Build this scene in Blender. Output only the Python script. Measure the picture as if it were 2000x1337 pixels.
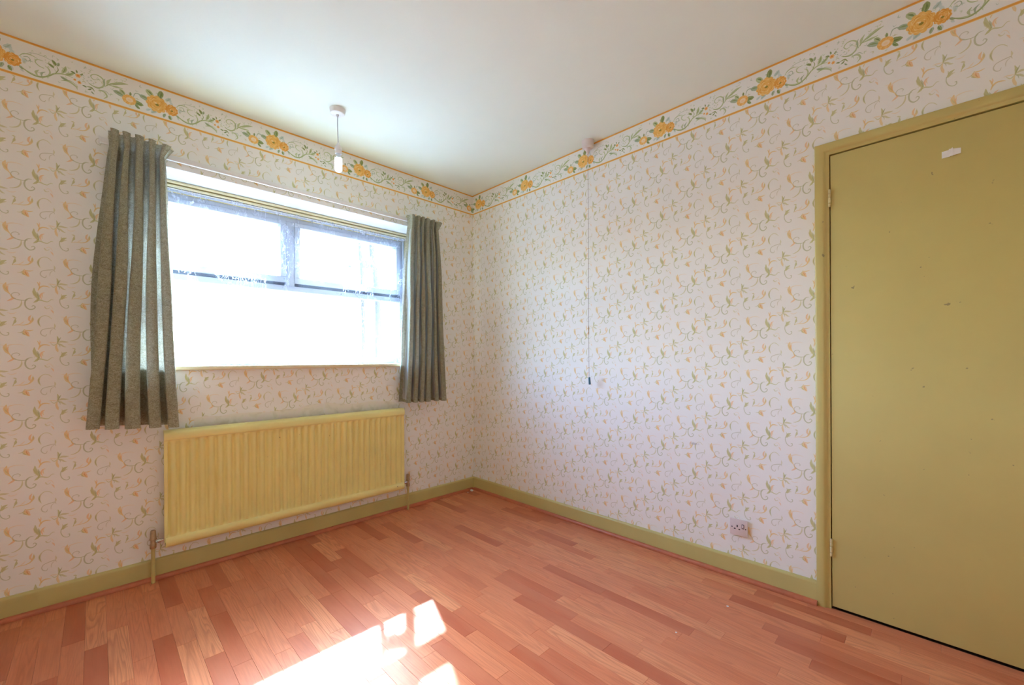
import bpy, bmesh, math, random
import numpy as np
from mathutils import Vector, Matrix

# ------------------------------------------------------------------ clear
for _o in list(bpy.data.objects):
    bpy.data.objects.remove(_o)
scene = bpy.context.scene
COL = scene.collection
random.seed(7)

# ------------------------------------------------------------------ camera
YAW, ROLL = 0.7816, -0.0049
CAM = Vector((-2.2064, -2.6764, 1.0565))
F_PX, CY_PX = 820.2, 701.4
cam_d = bpy.data.cameras.new('camera')
cam = bpy.data.objects.new('camera', cam_d)
COL.objects.link(cam)
_F = Vector((math.sin(YAW), math.cos(YAW), 0))
_R = Vector((math.cos(YAW), -math.sin(YAW), 0))
_U = Vector((0, 0, 1))
_R2 = _R * math.cos(ROLL) + _U * math.sin(ROLL)
_U2 = _U * math.cos(ROLL) - _R * math.sin(ROLL)
cam.matrix_world = Matrix(((_R2.x, _U2.x, -_F.x, CAM.x), (_R2.y, _U2.y, -_F.y, CAM.y),
                           (_R2.z, _U2.z, -_F.z, CAM.z), (0, 0, 0, 1)))
cam_d.sensor_width = 36
cam_d.sensor_fit = 'HORIZONTAL'
cam_d.lens = F_PX / 2000 * 36
cam_d.shift_y = (CY_PX - 668.5) / 2000
cam_d.clip_start = 0.02
scene.camera = cam

# ------------------------------------------------------------------ world, sun, exposure
world = bpy.data.worlds.new('sky')
scene.world = world
world.use_nodes = True
_n = world.node_tree.nodes
_bg = _n['Background']
_sky = _n.new('ShaderNodeTexSky')
_sky.sky_type = 'NISHITA'
_sky.sun_disc = False
_sky.sun_elevation = math.radians(41)
_sky.sun_rotation = math.radians(25)
_sky.air_density = 1.0
_sky.dust_density = 2.5
_tint = _n.new('ShaderNodeMix'); _tint.data_type = 'RGBA'; _tint.blend_type = 'MULTIPLY'
_tint.inputs[0].default_value = 1.0; _tint.inputs[7].default_value = (0.81, 1.01, 1.30, 1)
world.node_tree.links.new(_sky.outputs[0], _tint.inputs[6])
world.node_tree.links.new(_tint.outputs[2], _bg.inputs[0])
_bg.inputs[1].default_value = 4.8

SUN_DIR = Vector((-0.43, -1.0, -0.942)).normalized()
sun_d = bpy.data.lights.new('sun', 'SUN')
sun_d.energy = 26
sun_d.angle = math.radians(0.6)
sun_d.color = (0.58, 0.86, 1.0)
sun = bpy.data.objects.new('sun', sun_d)
COL.objects.link(sun)
sun.rotation_euler = SUN_DIR.to_track_quat('-Z', 'Y').to_euler()
sun.location = (2, 6, 6)

# sampling portal in the window opening (gives off no light of its own)
_pd = bpy.data.lights.new('window_portal', 'AREA')
_pd.shape = 'RECTANGLE'; _pd.size = 1.6; _pd.size_y = 1.0
_pd.cycles.is_portal = True
_po = bpy.data.objects.new('window_portal', _pd)
COL.objects.link(_po)
_po.location = (-1.28, 0.36, 1.52)
_po.rotation_euler = (math.radians(-90), 0, 0)

vs = scene.view_settings
vs.view_transform = 'Standard'
vs.look = 'None'
vs.gamma = 1
vs.exposure = 0.40
vs.use_curve_mapping = False
cy = scene.cycles
cy.use_denoising = True
cy.max_bounces = 12
cy.diffuse_bounces = 8
cy.glossy_bounces = 4
cy.transmission_bounces = 8
cy.transparent_max_bounces = 16
cy.caustics_reflective = False
cy.caustics_refractive = False
cy.sample_clamp_indirect = 20

# ================================================================== helpers
def srgb(r, g, b):
    def f(c):
        c /= 255
        return c / 12.92 if c <= 0.04045 else ((c + 0.055) / 1.055) ** 2.4
    return (f(r), f(g), f(b), 1)

def link(o, parent=None):
    COL.objects.link(o)
    if parent:
        o.parent = parent
    return o

def mesh_obj(name, verts, faces, mat=None, parent=None, smooth=False, autosmooth=None):
    me = bpy.data.meshes.new(name)
    me.from_pydata([tuple(v) for v in verts], [], faces)
    me.validate()
    if mat:
        me.materials.append(mat)
    o = bpy.data.objects.new(name, me)
    link(o, parent)
    bm = bmesh.new(); bm.from_mesh(me)
    bmesh.ops.recalc_face_normals(bm, faces=bm.faces)
    bm.to_mesh(me); bm.free()
    if smooth:
        me.polygons.foreach_set('use_smooth', [True] * len(me.polygons))
        if autosmooth:
            me.set_sharp_from_angle(angle=math.radians(autosmooth))
    return o

def tag(o, label=None, cat=None, group=None, kind=None):
    if label: o['label'] = label
    if cat: o['category'] = cat
    if group: o['group'] = group
    if kind: o['kind'] = kind
    return o

def empty(name, loc=(0, 0, 0)):
    o = bpy.data.objects.new(name, None)
    o.empty_display_size = 0.05
    o.location = loc
    return link(o)

def rel(parent, verts):
    """world vertices -> local of an unrotated parent"""
    l = parent.location
    return [(v[0] - l.x, v[1] - l.y, v[2] - l.z) for v in verts]

def box_bm(bm, x0, x1, y0, y1, z0, z1):
    vs_ = [bm.verts.new(p) for p in ((x0, y0, z0), (x1, y0, z0), (x1, y1, z0), (x0, y1, z0),
                                     (x0, y0, z1), (x1, y0, z1), (x1, y1, z1), (x0, y1, z1))]
    for f in ((3, 2, 1, 0), (4, 5, 6, 7), (0, 1, 5, 4), (1, 2, 6, 5), (2, 3, 7, 6), (3, 0, 4, 7)):
        bm.faces.new([vs_[i] for i in f])

def boxes(name, lst, mat, parent=None, bevel=0.0, seg=2):
    """one mesh made of boxes given in world space"""
    bm = bmesh.new()
    for b in lst:
        box_bm(bm, *b)
    if bevel:
        bmesh.ops.bevel(bm, geom=bm.edges[:], offset=bevel, segments=seg, profile=0.5, affect='EDGES')
    bmesh.ops.recalc_face_normals(bm, faces=bm.faces)
    if parent:
        bmesh.ops.translate(bm, verts=bm.verts, vec=-parent.matrix_world.translation if False else -Vector(parent.location))
    me = bpy.data.meshes.new(name)
    bm.to_mesh(me); bm.free()
    if mat: me.materials.append(mat)
    if bevel:
        me.polygons.foreach_set('use_smooth', [True] * len(me.polygons))
        me.set_sharp_from_angle(angle=math.radians(40))
    o = bpy.data.objects.new(name, me)
    return link(o, parent)

def lathe(name, prof, centre, mat, parent=None, axis='Z', n=32, smooth=True):
    """prof: (radius, height) along the axis from centre, world space"""
    vs_, fs = [], []
    for i in range(n):
        a = 2 * math.pi * i / n
        for r, h in prof:
            c, s = math.cos(a) * r, math.sin(a) * r
            p = {'Z': (c, s, h), 'X': (h, c, s), 'Y': (s, h, c)}[axis]
            vs_.append((centre[0] + p[0], centre[1] + p[1], centre[2] + p[2]))
    m = len(prof)
    for i in range(n):
        j = (i + 1) % n
        for k in range(m - 1):
            fs.append((i * m + k, j * m + k, j * m + k + 1, i * m + k + 1))
    if prof[0][0] > 1e-6: fs.append([i * m for i in range(n)][::-1])
    if prof[-1][0] > 1e-6: fs.append([i * m + m - 1 for i in range(n)])
    if parent: vs_ = rel(parent, vs_)
    o = mesh_obj(name, vs_, fs, mat, parent, smooth, 40)
    bm = bmesh.new(); bm.from_mesh(o.data)
    bmesh.ops.remove_doubles(bm, verts=bm.verts, dist=1e-6)
    bmesh.ops.recalc_face_normals(bm, faces=bm.faces)
    bm.to_mesh(o.data); bm.free()
    return o

def tube(name, pts, r, mat, parent=None, n=10, radii=None):
    pts = [Vector(p) for p in pts]
    vs_, fs = [], []
    up = None
    for i, p in enumerate(pts):
        t = (pts[min(i + 1, len(pts) - 1)] - pts[max(i - 1, 0)]).normalized()
        if up is None:
            up = t.orthogonal().normalized()
        up = (up - t * up.dot(t)).normalized()
        s = t.cross(up)
        rr = radii[i] if radii else r
        for k in range(n):
            a = 2 * math.pi * k / n
            vs_.append(p + (up * math.cos(a) + s * math.sin(a)) * rr)
    for i in range(len(pts) - 1):
        for k in range(n):
            k2 = (k + 1) % n
            fs.append((i * n + k, i * n + k2, (i + 1) * n + k2, (i + 1) * n + k))
    fs.append(list(range(n))[::-1]); fs.append([(len(pts) - 1) * n + k for k in range(n)])
    if parent: vs_ = rel(parent, vs_)
    return mesh_obj(name, vs_, fs, mat, parent, True, 50)

def prism(name, prof, axis, a0, a1, mat, parent=None, smooth=True):
    """extrude closed 2-D profile. axis X: prof=(y,z); axis Y: prof=(x,z)"""
    vs_ = []
    for a in (a0, a1):
        for p in prof:
            vs_.append((a, p[0], p[1]) if axis == 'X' else (p[0], a, p[1]) if axis == 'Y' else (p[0], p[1], a))
    n = len(prof)
    fs = [(i, (i + 1) % n, n + (i + 1) % n, n + i) for i in range(n)]
    fs += [list(range(n))[::-1], list(range(n, 2 * n))]
    if parent: vs_ = rel(parent, vs_)
    return mesh_obj(name, vs_, fs, mat, parent, smooth, 30)

# ------------------------------------------------------------------ painted print (rasterised in the script)
class Canvas:
    def __init__(s, w_mm, h_mm, px_mm, base):
        s.W, s.H, s.k = int(round(w_mm * px_mm)), int(round(h_mm * px_mm)), px_mm
        s.img = np.empty((s.H, s.W, 3), np.float32); s.img[:] = base
        s.wrapx = s.wrapy = True
    def _blend(s, x0, y0, cov, col):
        h, w = cov.shape
        ys = np.arange(y0, y0 + h); xs = np.arange(x0, x0 + w)
        if s.wrapy: ys = ys % s.H
        else:
            k = (ys >= 0) & (ys < s.H); ys = ys[k]; cov = cov[k]
        xs = xs % s.W
        if not len(ys): return
        ix = np.ix_(ys, xs)
        s.img[ix] = s.img[ix] * (1 - cov[..., None]) + np.asarray(col, np.float32) * cov[..., None]
    def stroke(s, pts, widths, col, alpha=1.0, soft=0.5, n=None):
        """Catmull-Rom brush stroke; pts in mm, widths = full widths in mm along it"""
        P = np.array(pts, float)
        if len(P) > 2:
            Q = np.vstack([2 * P[0] - P[1], P, 2 * P[-1] - P[-2]])
            out = []
            for i in range(1, len(Q) - 2):
                t = np.linspace(0, 1, 9)[:-1][:, None]
                a, b, c, d = Q[i - 1], Q[i], Q[i + 1], Q[i + 2]
                out.append(0.5 * (2 * b + (c - a) * t + (2 * a - 5 * b + 4 * c - d) * t ** 2 + (-a + 3 * b - 3 * c + d) * t ** 3))
            out.append(P[-1:])
            P = np.vstack(out)
        else:
            P = P[0] + (P[1] - P[0]) * np.linspace(0, 1, 9)[:, None]
        P = P * s.k
        w = np.interp(np.linspace(0, 1, len(P)), np.linspace(0, 1, len(widths)), widths) * s.k / 2
        m = w.max() + 2
        x0, y0 = np.floor(P.min(0) - m).astype(int); x1, y1 = np.ceil(P.max(0) + m).astype(int)
        X, Y = np.meshgrid(np.arange(x0, x1 + 1) + .5, np.arange(y0, y1 + 1) + .5)
        best = np.full(X.shape, 1e9)
        for i in range(len(P) - 1):
            a, b = P[i], P[i + 1]; d = b - a; L = max(d @ d, 1e-9)
            t = np.clip(((X - a[0]) * d[0] + (Y - a[1]) * d[1]) / L, 0, 1)
            dist = np.hypot(X - a[0] - t * d[0], Y - a[1] - t * d[1]) - (w[i] + (w[i + 1] - w[i]) * t)
            best = np.minimum(best, dist)
        s._blend(x0, y0, np.clip(0.5 - best / (2 * soft), 0, 1) * alpha, col)
    def blob(s, cx, cy_, rx, ry, ang, col, alpha=1.0, soft=1.0):
        cx, cy_, rx, ry = (v * s.k for v in (cx, cy_, rx, ry))
        m = max(rx, ry) + 2
        x0, y0, x1, y1 = int(cx - m), int(cy_ - m), int(cx + m), int(cy_ + m)
        X, Y = np.meshgrid(np.arange(x0, x1 + 1) + .5 - cx, np.arange(y0, y1 + 1) + .5 - cy_)
        c, sn = math.cos(ang), math.sin(ang)
        u, v = (X * c + Y * sn) / rx, (-X * sn + Y * c) / ry
        d = (np.hypot(u, v) - 1) * min(rx, ry)
        s._blend(x0, y0, np.clip(0.5 - d / (2 * soft), 0, 1) * alpha, col)
    def image(s, name):
        im = bpy.data.images.new(name, s.W, s.H, alpha=False)
        px = np.ones((s.H, s.W, 4), np.float32)
        px[..., :3] = s.img[::-1] / 255
        im.pixels.foreach_set(px.ravel())
        im.update()
        im.pack()
        return im

CW, CH = 0.1695, 0.250          # wallpaper cell, half-drop repeat

def paint_wallpaper():
    cv = Canvas(2 * CW * 1000, CH * 1000, 2.0, (238, 236, 229))
    sx, sy = CW * 1000 / 440, CH * 1000 / 465
    G1, G2, G3 = (182, 180, 104), (200, 194, 134), (164, 168, 116)
    O1, O2, P1 = (230, 190, 108), (236, 184, 122), (236, 212, 172)
    GR = (188, 184, 152)
    for ox, oy in ((0, 0), (CW * 1000, CH * 500)):
        def S(pts, w, col, a=0.85):
            cv.stroke([(ox + x * sx, oy + y * sy) for x, y in pts], [q * 1.32 for q in w], col, a * .72, 0.7)
        # sprig with curling tail
        S([(62, 66), (40, 76), (26, 92), (14, 104)], [2, 7, 6, 1], G1)
        S([(66, 84), (44, 90), (24, 104)], [1, 4, 2], G2)
        S([(22, 62), (26, 78), (20, 96)], [1, 3.5, 1], G2)
        S([(12, 100), (10, 128), (26, 158), (54, 172), (76, 166), (76, 150), (64, 150)], [2.2, 2.2, 2.2, 2, 2, 2.4, 1], G3, .7)
        S([(104, 96), (112, 80), (122, 64), (124, 46)], [1, 2, 6, 2], G1)
        S([(128, 40), (118, 34), (106, 32)], [3, 4, 1], G2)
        S([(106, 94), (140, 88), (184, 88), (222, 76), (244, 50), (246, 30)], [1, 1.6, 2, 3, 6, 3], O1)
        S([(232, 60), (222, 46), (224, 26), (236, 10)], [2, 5, 5, 1], O2)
        S([(244, 54), (250, 40), (246, 18)], [1, 4, 1], G2, .6)
        S([(150, 86), (170, 74), (186, 60)], [1, 3, 1], P1)
        # hanging tulip
        S([(140, 148), (164, 146), (180, 134), (190, 122)], [1, 2.4, 2, 1], G2)
        S([(184, 124), (206, 130), (228, 130), (252, 124)], [1, 3.2, 3, 1], O1)
        S([(182, 132), (190, 152), (214, 172)], [2, 8, 3], O1)
        S([(192, 132), (206, 148), (222, 174)], [2, 7, 2], O2)
        S([(170, 142), (178, 156), (196, 166)], [1, 4, 1], G1, .6)
        S([(198, 136), (200, 152), (208, 166)], [1, 2, 1], (214, 150, 88), .7)
        # large petal flower and the paired scrolls
        S([(60, 236), (52, 262), (62, 292), (80, 312), (96, 330)], [2, 9, 8, 3, 1], O1)
        S([(76, 256), (68, 276), (72, 300)], [1, 5, 1], O2)
        S([(46, 262), (56, 280), (70, 296)], [1, 3, 1], G2, .6)
        S([(62, 256), (86, 244), (120, 238), (158, 240), (186, 248)], [3, 3, 2, 1.6, .6], P1)
        S([(58, 254), (36, 246), (14, 246)], [2, 2, .6], P1)
        S([(100, 344), (116, 352), (146, 360), (182, 362), (214, 356)], [1.4, 2.2, 2.4, 2, 1], G3, .7)
        S([(126, 352), (104, 340), (98, 322), (114, 308), (140, 306), (154, 318), (144, 326)], [2, 2.2, 2, 2, 1.8, 2.2, 1], GR, .8)
        S([(108, 352), (92, 362), (68, 374)], [5, 5, 1], O2)
        S([(104, 346), (98, 336), (92, 328)], [3, 3, 1], O1)
        S([(168, 364), (166, 392), (148, 418), (112, 434), (90, 436)], [1.4, 3.6, 3.4, 2.4, 1], G2)
        S([(246, 342), (220, 344), (200, 358), (192, 384), (200, 412), (226, 430), (254, 424), (266, 408), (252, 398), (242, 406)],
          [1, 2.4, 3.4, 3.8, 3.4, 3, 2.6, 2.4, 2, 1.4], G3, .75)
        S([(256, 338), (272, 330)], [1, 1], G2)
        # leaf cluster
        S([(258, 262), (260, 292), (276, 318), (290, 340)], [2, 8, 8, 3], G1)
        S([(246, 284), (262, 312), (284, 344)], [1, 7, 3], G2)
        S([(280, 290), (290, 316), (296, 344)], [1, 5, 2], G3, .7)
        S([(290, 344), (274, 362), (254, 374)], [4, 6, 1], G1)
        S([(284, 356), (306, 352), (334, 360), (358, 362), (374, 350), (388, 342), (402, 344)], [3, 4, 3, 2, 1.6, 1.8, .8], G1, .7)
        S([(288, 276), (300, 254), (322, 240), (350, 240), (374, 246)], [2, 4, 4, 3, .8], O1)
        S([(300, 256), (294, 232), (282, 212)], [2, 4, 1.4], O1, .8)
        S([(292, 238), (300, 222), (298, 206)], [1, 3, 1], O2, .7)
        S([(312, 344), (304, 320), (314, 300), (334, 290)], [1.4, 4.5, 4, 1], O2)
        S([(322, 330), (318, 316), (322, 304)], [1, 2, 1], O1, .8)
        # arcs above
        S([(388, 32), (364, 14), (334, 8), (306, 22), (290, 46), (290, 72), (304, 96)], [1, 1.8, 1.8, 2, 5, 4, 1], G2)
        S([(292, 40), (288, 58), (298, 84)], [1, 2.4, 1], G3, .7)
        S([(414, 118), (404, 104), (378, 106), (344, 112), (316, 122), (304, 144), (316, 164), (340, 170), (350, 154)],
          [1, 2, 2.2, 2, 2, 2.2, 2.2, 1.8, 1], GR, .85)
        S([(408, 106), (412, 88), (408, 70)], [1, 4, 1], G2, .7)
        S([(402, 110), (384, 122), (376, 138), (376, 156)], [1, 1.8, 1.8, .8], GR, .7)
        # star spray
        S([(430, 222), (436, 196), (428, 170)], [2, 6, 1.5], G1)
        S([(430, 222), (444, 196), (456, 178)], [1, 3.4, 1], G3, .8)
        S([(430, 222), (460, 212), (488, 214), (514, 214)], [2, 6, 5, 1], G2)
        S([(432, 226), (456, 236), (476, 250), (496, 256)], [2, 5, 4, 1], G2)
        S([(428, 226), (410, 240), (396, 240), (376, 222)], [1.4, 3, 2.4, .8], G2, .8)
        S([(426, 222), (404, 222), (378, 218), (362, 222)], [1.4, 3.4, 2.6, .8], P1)
        S([(428, 232), (420, 254), (428, 280), (434, 296)], [1.4, 5, 6, 1.4], O1, .75)
        S([(428, 226), (446, 240), (450, 256)], [1, 2.2, .8], G3, .7)
        S([(508, 228), (530, 236), (552, 234), (572, 226)], [1, 2, 2, 1], P1)
        # small curls
        S([(336, 404), (346, 416), (362, 416), (372, 408)], [3, 3, 1.6, 1], G2, .7)
        S([(382, 424), (394, 436), (402, 452)], [1.4, 4, 1], O2, .7)
        S([(348, 400), (366, 390), (384, 398), (398, 420)], [1, 1.4, 1.4, 1], P1, .8)
    return cv.image('wallpaper_print')

BW, BH, BPAIR = 0.513, 0.160, 0.200    # border repeat, height, place of the rose pair

def paint_border():
    rnd = random.Random(3)
    cv = Canvas(BW * 1000, BH * 1000, 2.2, (238, 237, 230))
    cv.wrapy = False
    S = lambda pts, w, c, a=0.9: cv.stroke(pts, [q * 1.45 for q in w], c, a, 0.8)
    G1, G2, G3, G4 = (142, 158, 92), (184, 196, 144), (164, 180, 150), (112, 132, 74)
    PB = (192, 208, 200)
    px = BPAIR * 1000
    def leaf(x, y, ln, wd, ang, c1, c2):
        ln *= 1.12; wd *= 1.15
        dx, dy = math.cos(ang) * ln, math.sin(ang) * ln
        cv.stroke([(x, y), (x + dx / 2 - dy * .08, y + dy / 2 + dx * .08), (x + dx, y + dy)], [1, wd, wd * .92, 1], c1, .92, 1.2)
        nx, ny = -math.sin(ang) * wd * .22, math.cos(ang) * wd * .22
        cv.stroke([(x + dx * .1 + nx, y + dy * .1 + ny), (x + dx * .5 + nx, y + dy * .5 + ny), (x + dx * .9, y + dy * .9)], [1, wd * .34, .8], c2, .7, 1.0)
        cv.stroke([(x, y), (x + dx * .95, y + dy * .95)], [1, .5], (220, 226, 196), .6, .7)
    def rose(x, y, r, kx, warm):
        base = (240, 188, 98) if not warm else (236, 170, 76)
        for k in range(11):
            a = k / 11 * 2 * math.pi + .2
            cv.blob(x + math.cos(a) * r * .72 * kx, y + math.sin(a) * r * .72, r * .36, r * .3, a, base, .95, 1.4)
        cv.blob(x, y, r * .86 * kx, r * .86, 0, base, 1, 1.5)
        for ring in range(6):
            rr = r * (0.92 - ring * .145)
            m = 11 - ring
            for k in range(m):
                a = k / m * 2 * math.pi + ring * .7 + rnd.uniform(-.2, .2)
                sp = rnd.uniform(.28, .5)
                pts = [(x + math.cos(a + t * sp) * rr * kx * (1 - .1 * abs(t)), y + math.sin(a + t * sp) * rr * (1 - .1 * abs(t))) for t in (-1, 0, 1)]
                c = rnd.choice([(248, 214, 138), (222, 150, 60), (252, 232, 178), (230, 162, 72), (244, 200, 116)])
                cv.stroke(pts, [.6, rnd.uniform(1.4, 3.2), .6], c, .8, .8)
        cv.blob(x + 1, y + 3, r * .17, r * .14, 0, (150, 138, 58), .9, 1)
        cv.blob(x - r * .12, y - r * .1, r * .14, r * .08, .4, (252, 236, 190), .8, 1)
    # shadowy blue wash behind
    for k in range(16):
        cv.blob(px + rnd.uniform(-62, 66), 90 + rnd.uniform(-50, 52), rnd.uniform(5, 12), rnd.uniform(3, 6), rnd.uniform(0, 3), PB, .6, 2)
    # fine tendrils and little leaves filling the ground of the strip
    for k in range(95):
        x, y = rnd.uniform(0, 513), rnd.uniform(24, 138)
        a = rnd.uniform(0, 6.28); l = rnd.uniform(6, 13); b_ = a + rnd.choice([-.9, .9])
        c = rnd.choice([(192, 204, 164), (204, 214, 184), (186, 200, 178), (206, 204, 160)])
        cv.stroke([(x, y), (x + math.cos(a) * l * .6, y + math.sin(a) * l * .6), (x + math.cos(b_) * l, y + math.sin(b_) * l)],
                  [1, rnd.uniform(2, 4.5), .8], c, .8, .9)
    leaf(px - 58, 84, 30, 18, math.radians(200), G3, G1)
    leaf(px - 44, 60, 30, 20, math.radians(232), G2, G4)
    leaf(px - 18, 52, 32, 19, math.radians(285), G1, G4)
    leaf(px + 6, 56, 26, 12, math.radians(320), PB, G3)
    leaf(px + 22, 124, 20, 9, math.radians(70), G1, G4)
    leaf(px + 8, 122, 20, 10, math.radians(110), G3, G1)
    leaf(px - 24, 126, 24, 10, math.radians(150), PB, G3)
    leaf(px + 50, 112, 16, 8, math.radians(40), G3, G1)
    S([(px - 22, 56), (px - 8, 54), (px + 4, 62)], [2, 4, 1], G4)
    rose(px - 25, 88, 38, 1.0, False)
    rose(px + 31, 96, 25, .92, True)
    # main scroll to the right of the roses
    S([(px + 50, 72), (px + 62, 58), (px + 82, 54), (px + 100, 60)], [1, 3, 2.4, 1], G2)
    S([(px + 60, 62), (px + 84, 44), (px + 118, 42), (px + 150, 52)], [.8, 1.2, 1.2, .8], G3, .8)
    S([(px + 62, 70), (px + 74, 66), (px + 80, 76), (px + 72, 84), (px + 64, 78)], [1.4, 1.6, 1.8, 1.6, 1], G3)
    S([(px + 58, 118), (px + 78, 130), (px + 104, 134), (px + 128, 122), (px + 150, 100), (px + 176, 90), (px + 204, 92)],
      [2, 5, 5.5, 4, 4, 4, 1], G2)
    S([(px + 60, 121), (px + 90, 136), (px + 120, 128), (px + 146, 104)], [1, 1.6, 1.6, 1], G1, .8)
    S([(px + 100, 132), (px + 96, 118), (px + 104, 106)], [2, 6, 1], G2)
    S([(px + 112, 130), (px + 112, 116), (px + 122, 106)], [2, 5, 1], G3)
    S([(px + 128, 120), (px + 136, 104), (px + 132, 88), (px + 122, 80)], [1.4, 3.6, 3, 1], G2)
    S([(px + 118, 92), (px + 104, 88), (px + 94, 76), (px + 100, 64), (px + 116, 62)], [2, 2.4, 2.4, 2.4, 1], G2)
    leaf(px + 148, 78, 20, 8, math.radians(215), G1, G4)
    leaf(px + 152, 66, 22, 9, math.radians(245), G1, G4)
    leaf(px + 156, 64, 16, 8, math.radians(290), G3, G1)
    S([(px + 152, 98), (px + 160, 80), (px + 156, 66)], [1.4, 2, 1], G1)
    leaf(px + 170, 88, 34, 11, math.radians(290), G2, G1)
    leaf(px + 178, 90, 34, 10, math.radians(325), G2, G1)
    leaf(px + 166, 102, 26, 9, math.radians(20), G3, G1)
    S([(px + 168, 120), (px + 190, 114), (px + 212, 126), (px + 218, 138)], [1, 5, 4, 1], G2)
    S([(px + 174, 118), (px + 196, 110), (px + 216, 120)], [.8, 1.4, .8], G1, .7)
    # bud cluster
    for bx, by, r in ((220, 76, 8), (224, 104, 6), (210, 98, 4.5)):
        for k in range(6):
            a = k * 1.05
            cv.blob(px + bx + math.cos(a) * r * .6, by + math.sin(a) * r * .6, r * .5, r * .42, a, (240, 186, 110), .95, 1)
        cv.blob(px + bx, by, r * .36, r * .36, 0, (222, 132, 60), .9, 1)
    leaf(px + 212, 72, 14, 6, math.radians(200), G4, G1)
    leaf(px + 226, 70, 12, 5, math.radians(310), G1, G4)
    leaf(px + 216, 66, 12, 5, math.radians(260), G1, G4)
    for k in range(14):
        a = rnd.uniform(0, 6.28)
        x, y = px + 244 + rnd.uniform(-14, 16), 66 + rnd.uniform(-26, 26)
        cv.stroke([(x, y), (x + math.cos(a) * 6, y + math.sin(a) * 6)], [1, 2.6, 1], rnd.choice([G2, G3, PB, G2]), .85, .8)
    # circle scroll
    S([(px + 252, 92), (px + 268, 100), (px + 288, 98), (px + 302, 82), (px + 302, 60), (px + 288, 46), (px + 270, 46), (px + 260, 58), (px + 268, 70), (px + 280, 66)],
      [1, 3, 3.4, 4, 4.4, 3.4, 2.6, 2.4, 2, 1], G2)
    S([(px + 256, 96), (px + 280, 104), (px + 300, 92)], [.8, 1.6, .8], G1, .8)
    S([(px + 246, 112), (px + 262, 110), (px + 272, 122)], [1, 4, 1], G1)
    leaf(px + 250, 124, 14, 5, math.radians(320), G4, G1)
    leaf(px + 262, 126, 12, 5, math.radians(50), G3, G4)
    leaf(px + 246, 116, 12, 5, math.radians(200), G4, G1)
    S([(px + 284, 110), (px + 304, 112), (px + 312, 128), (px + 302, 142)], [1, 4.4, 4.4, 1], G2)
    S([(px + 290, 108), (px + 308, 106), (px + 320, 116)], [.8, 1.6, .8], G3)
    # leaf spray
    S([(px + 306, 84), (px + 322, 66), (px + 338, 58), (px + 360, 46), (px + 384, 40)], [1.4, 3, 7, 8, 1], G2)
    S([(px + 312, 80), (px + 316, 58), (px + 326, 42)], [1.4, 7, 1], G2)
    S([(px + 318, 72), (px + 344, 70), (px + 366, 68)], [1.4, 6, 1], G2)
    S([(px + 310, 78), (px + 340, 58), (px + 374, 44)], [.8, 1.2, .8], G1, .8)
    S([(px + 306, 86), (px + 302, 66), (px + 306, 50)], [1, 4, 1], G3)
    # small open flower left of the roses
    fx, fy = px - 125, 110
    leaf(fx - 20, fy - 6, 34, 17, math.radians(200), G3, G1)
    leaf(fx - 18, fy - 14, 24, 14, math.radians(235), G2, G4)
    leaf(fx + 16, fy - 4, 32, 17, math.radians(15), G1, G4)
    leaf(fx + 22, fy + 10, 22, 10, math.radians(50), G1, G4)
    leaf(fx + 2, fy - 20, 16, 7, math.radians(275), G1, G4)
    S([(fx + 14, fy - 20), (fx + 22, fy - 40), (fx + 38, fy - 40), (fx + 42, fy - 28)], [1, 2.6, 2.6, 1], G3)
    for k in range(10):
        a = k / 10 * 2 * math.pi
        cv.blob(fx + math.cos(a) * 17, fy + math.sin(a) * 15, 10, 8, a + 1.57, (240, 188, 104), .95, 1.2)
    for k in range(26):
        a = rnd.uniform(0, 6.28); r0 = rnd.uniform(12, 16)
        cv.stroke([(fx + math.cos(a) * r0, fy + math.sin(a) * r0 * .9), (fx + math.cos(a + .15) * (r0 + 9), fy + math.sin(a + .15) * (r0 + 8))],
                  [.8, 2, .6], rnd.choice([(222, 150, 62), (250, 222, 150), (246, 206, 130)]), .8, .8)
    cv.blob(fx + 1, fy, 13, 11, 0, (246, 224, 190), .9, 1.6)
    cv.blob(fx + 1, fy + 1, 7, 5, 0, (244, 206, 150), .6, 1.5)
    # edge lines
    def band(a, b, c): cv.img[int(a * cv.k):int(b * cv.k) + 1, :] = c
    band(0, 9.5, (236, 184, 92)); band(2.5, 5.5, (226, 158, 66))
    band(149, 158.5, (236, 184, 92)); band(152, 155, (228, 164, 74))
    return cv.image('border_print')

# ------------------------------------------------------------------ materials
def new_mat(name):
    m = bpy.data.materials.new(name); m.use_nodes = True
    nt = m.node_tree
    return m, nt, nt.nodes['Principled BSDF']

def N(nt, typ, **kw):
    n = nt.nodes.new(typ)
    for k, v in kw.items():
        if k == 'ins':
            for i, val in v.items(): n.inputs[i].default_value = val
        else: setattr(n, k, v)
    return n

def math_n(nt, op, a, b=None, c=None):
    n = N(nt, 'ShaderNodeMath', operation=op)
    for i, v in enumerate((a, b, c)):
        if v is None: continue
        if hasattr(v, 'node') or isinstance(v, bpy.types.NodeSocket): nt.links.new(v, n.inputs[i])
        else: n.inputs[i].default_value = v
    return n.outputs[0]

def mixc(nt, fac, a, b, mode='MIX'):
    n = N(nt, 'ShaderNodeMix', data_type='RGBA', blend_type=mode)
    for i, v in ((0, fac), (6, a), (7, b)):
        if isinstance(v, bpy.types.NodeSocket): nt.links.new(v, n.inputs[i])
        else: n.inputs[i].default_value = v
    return n.outputs[2]

def ramp(nt, fac, stops):
    n = N(nt, 'ShaderNodeValToRGB')
    e = n.color_ramp.elements
    while len(e) < len(stops): e.new(0.5)
    for k, (p, c) in enumerate(stops):
        e[k].position = p; e[k].color = c if len(c) == 4 else (*c, 1)
    nt.links.new(fac, n.inputs[0])
    return n.outputs[0]

def g(v): return (v, v, v, 1)

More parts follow.
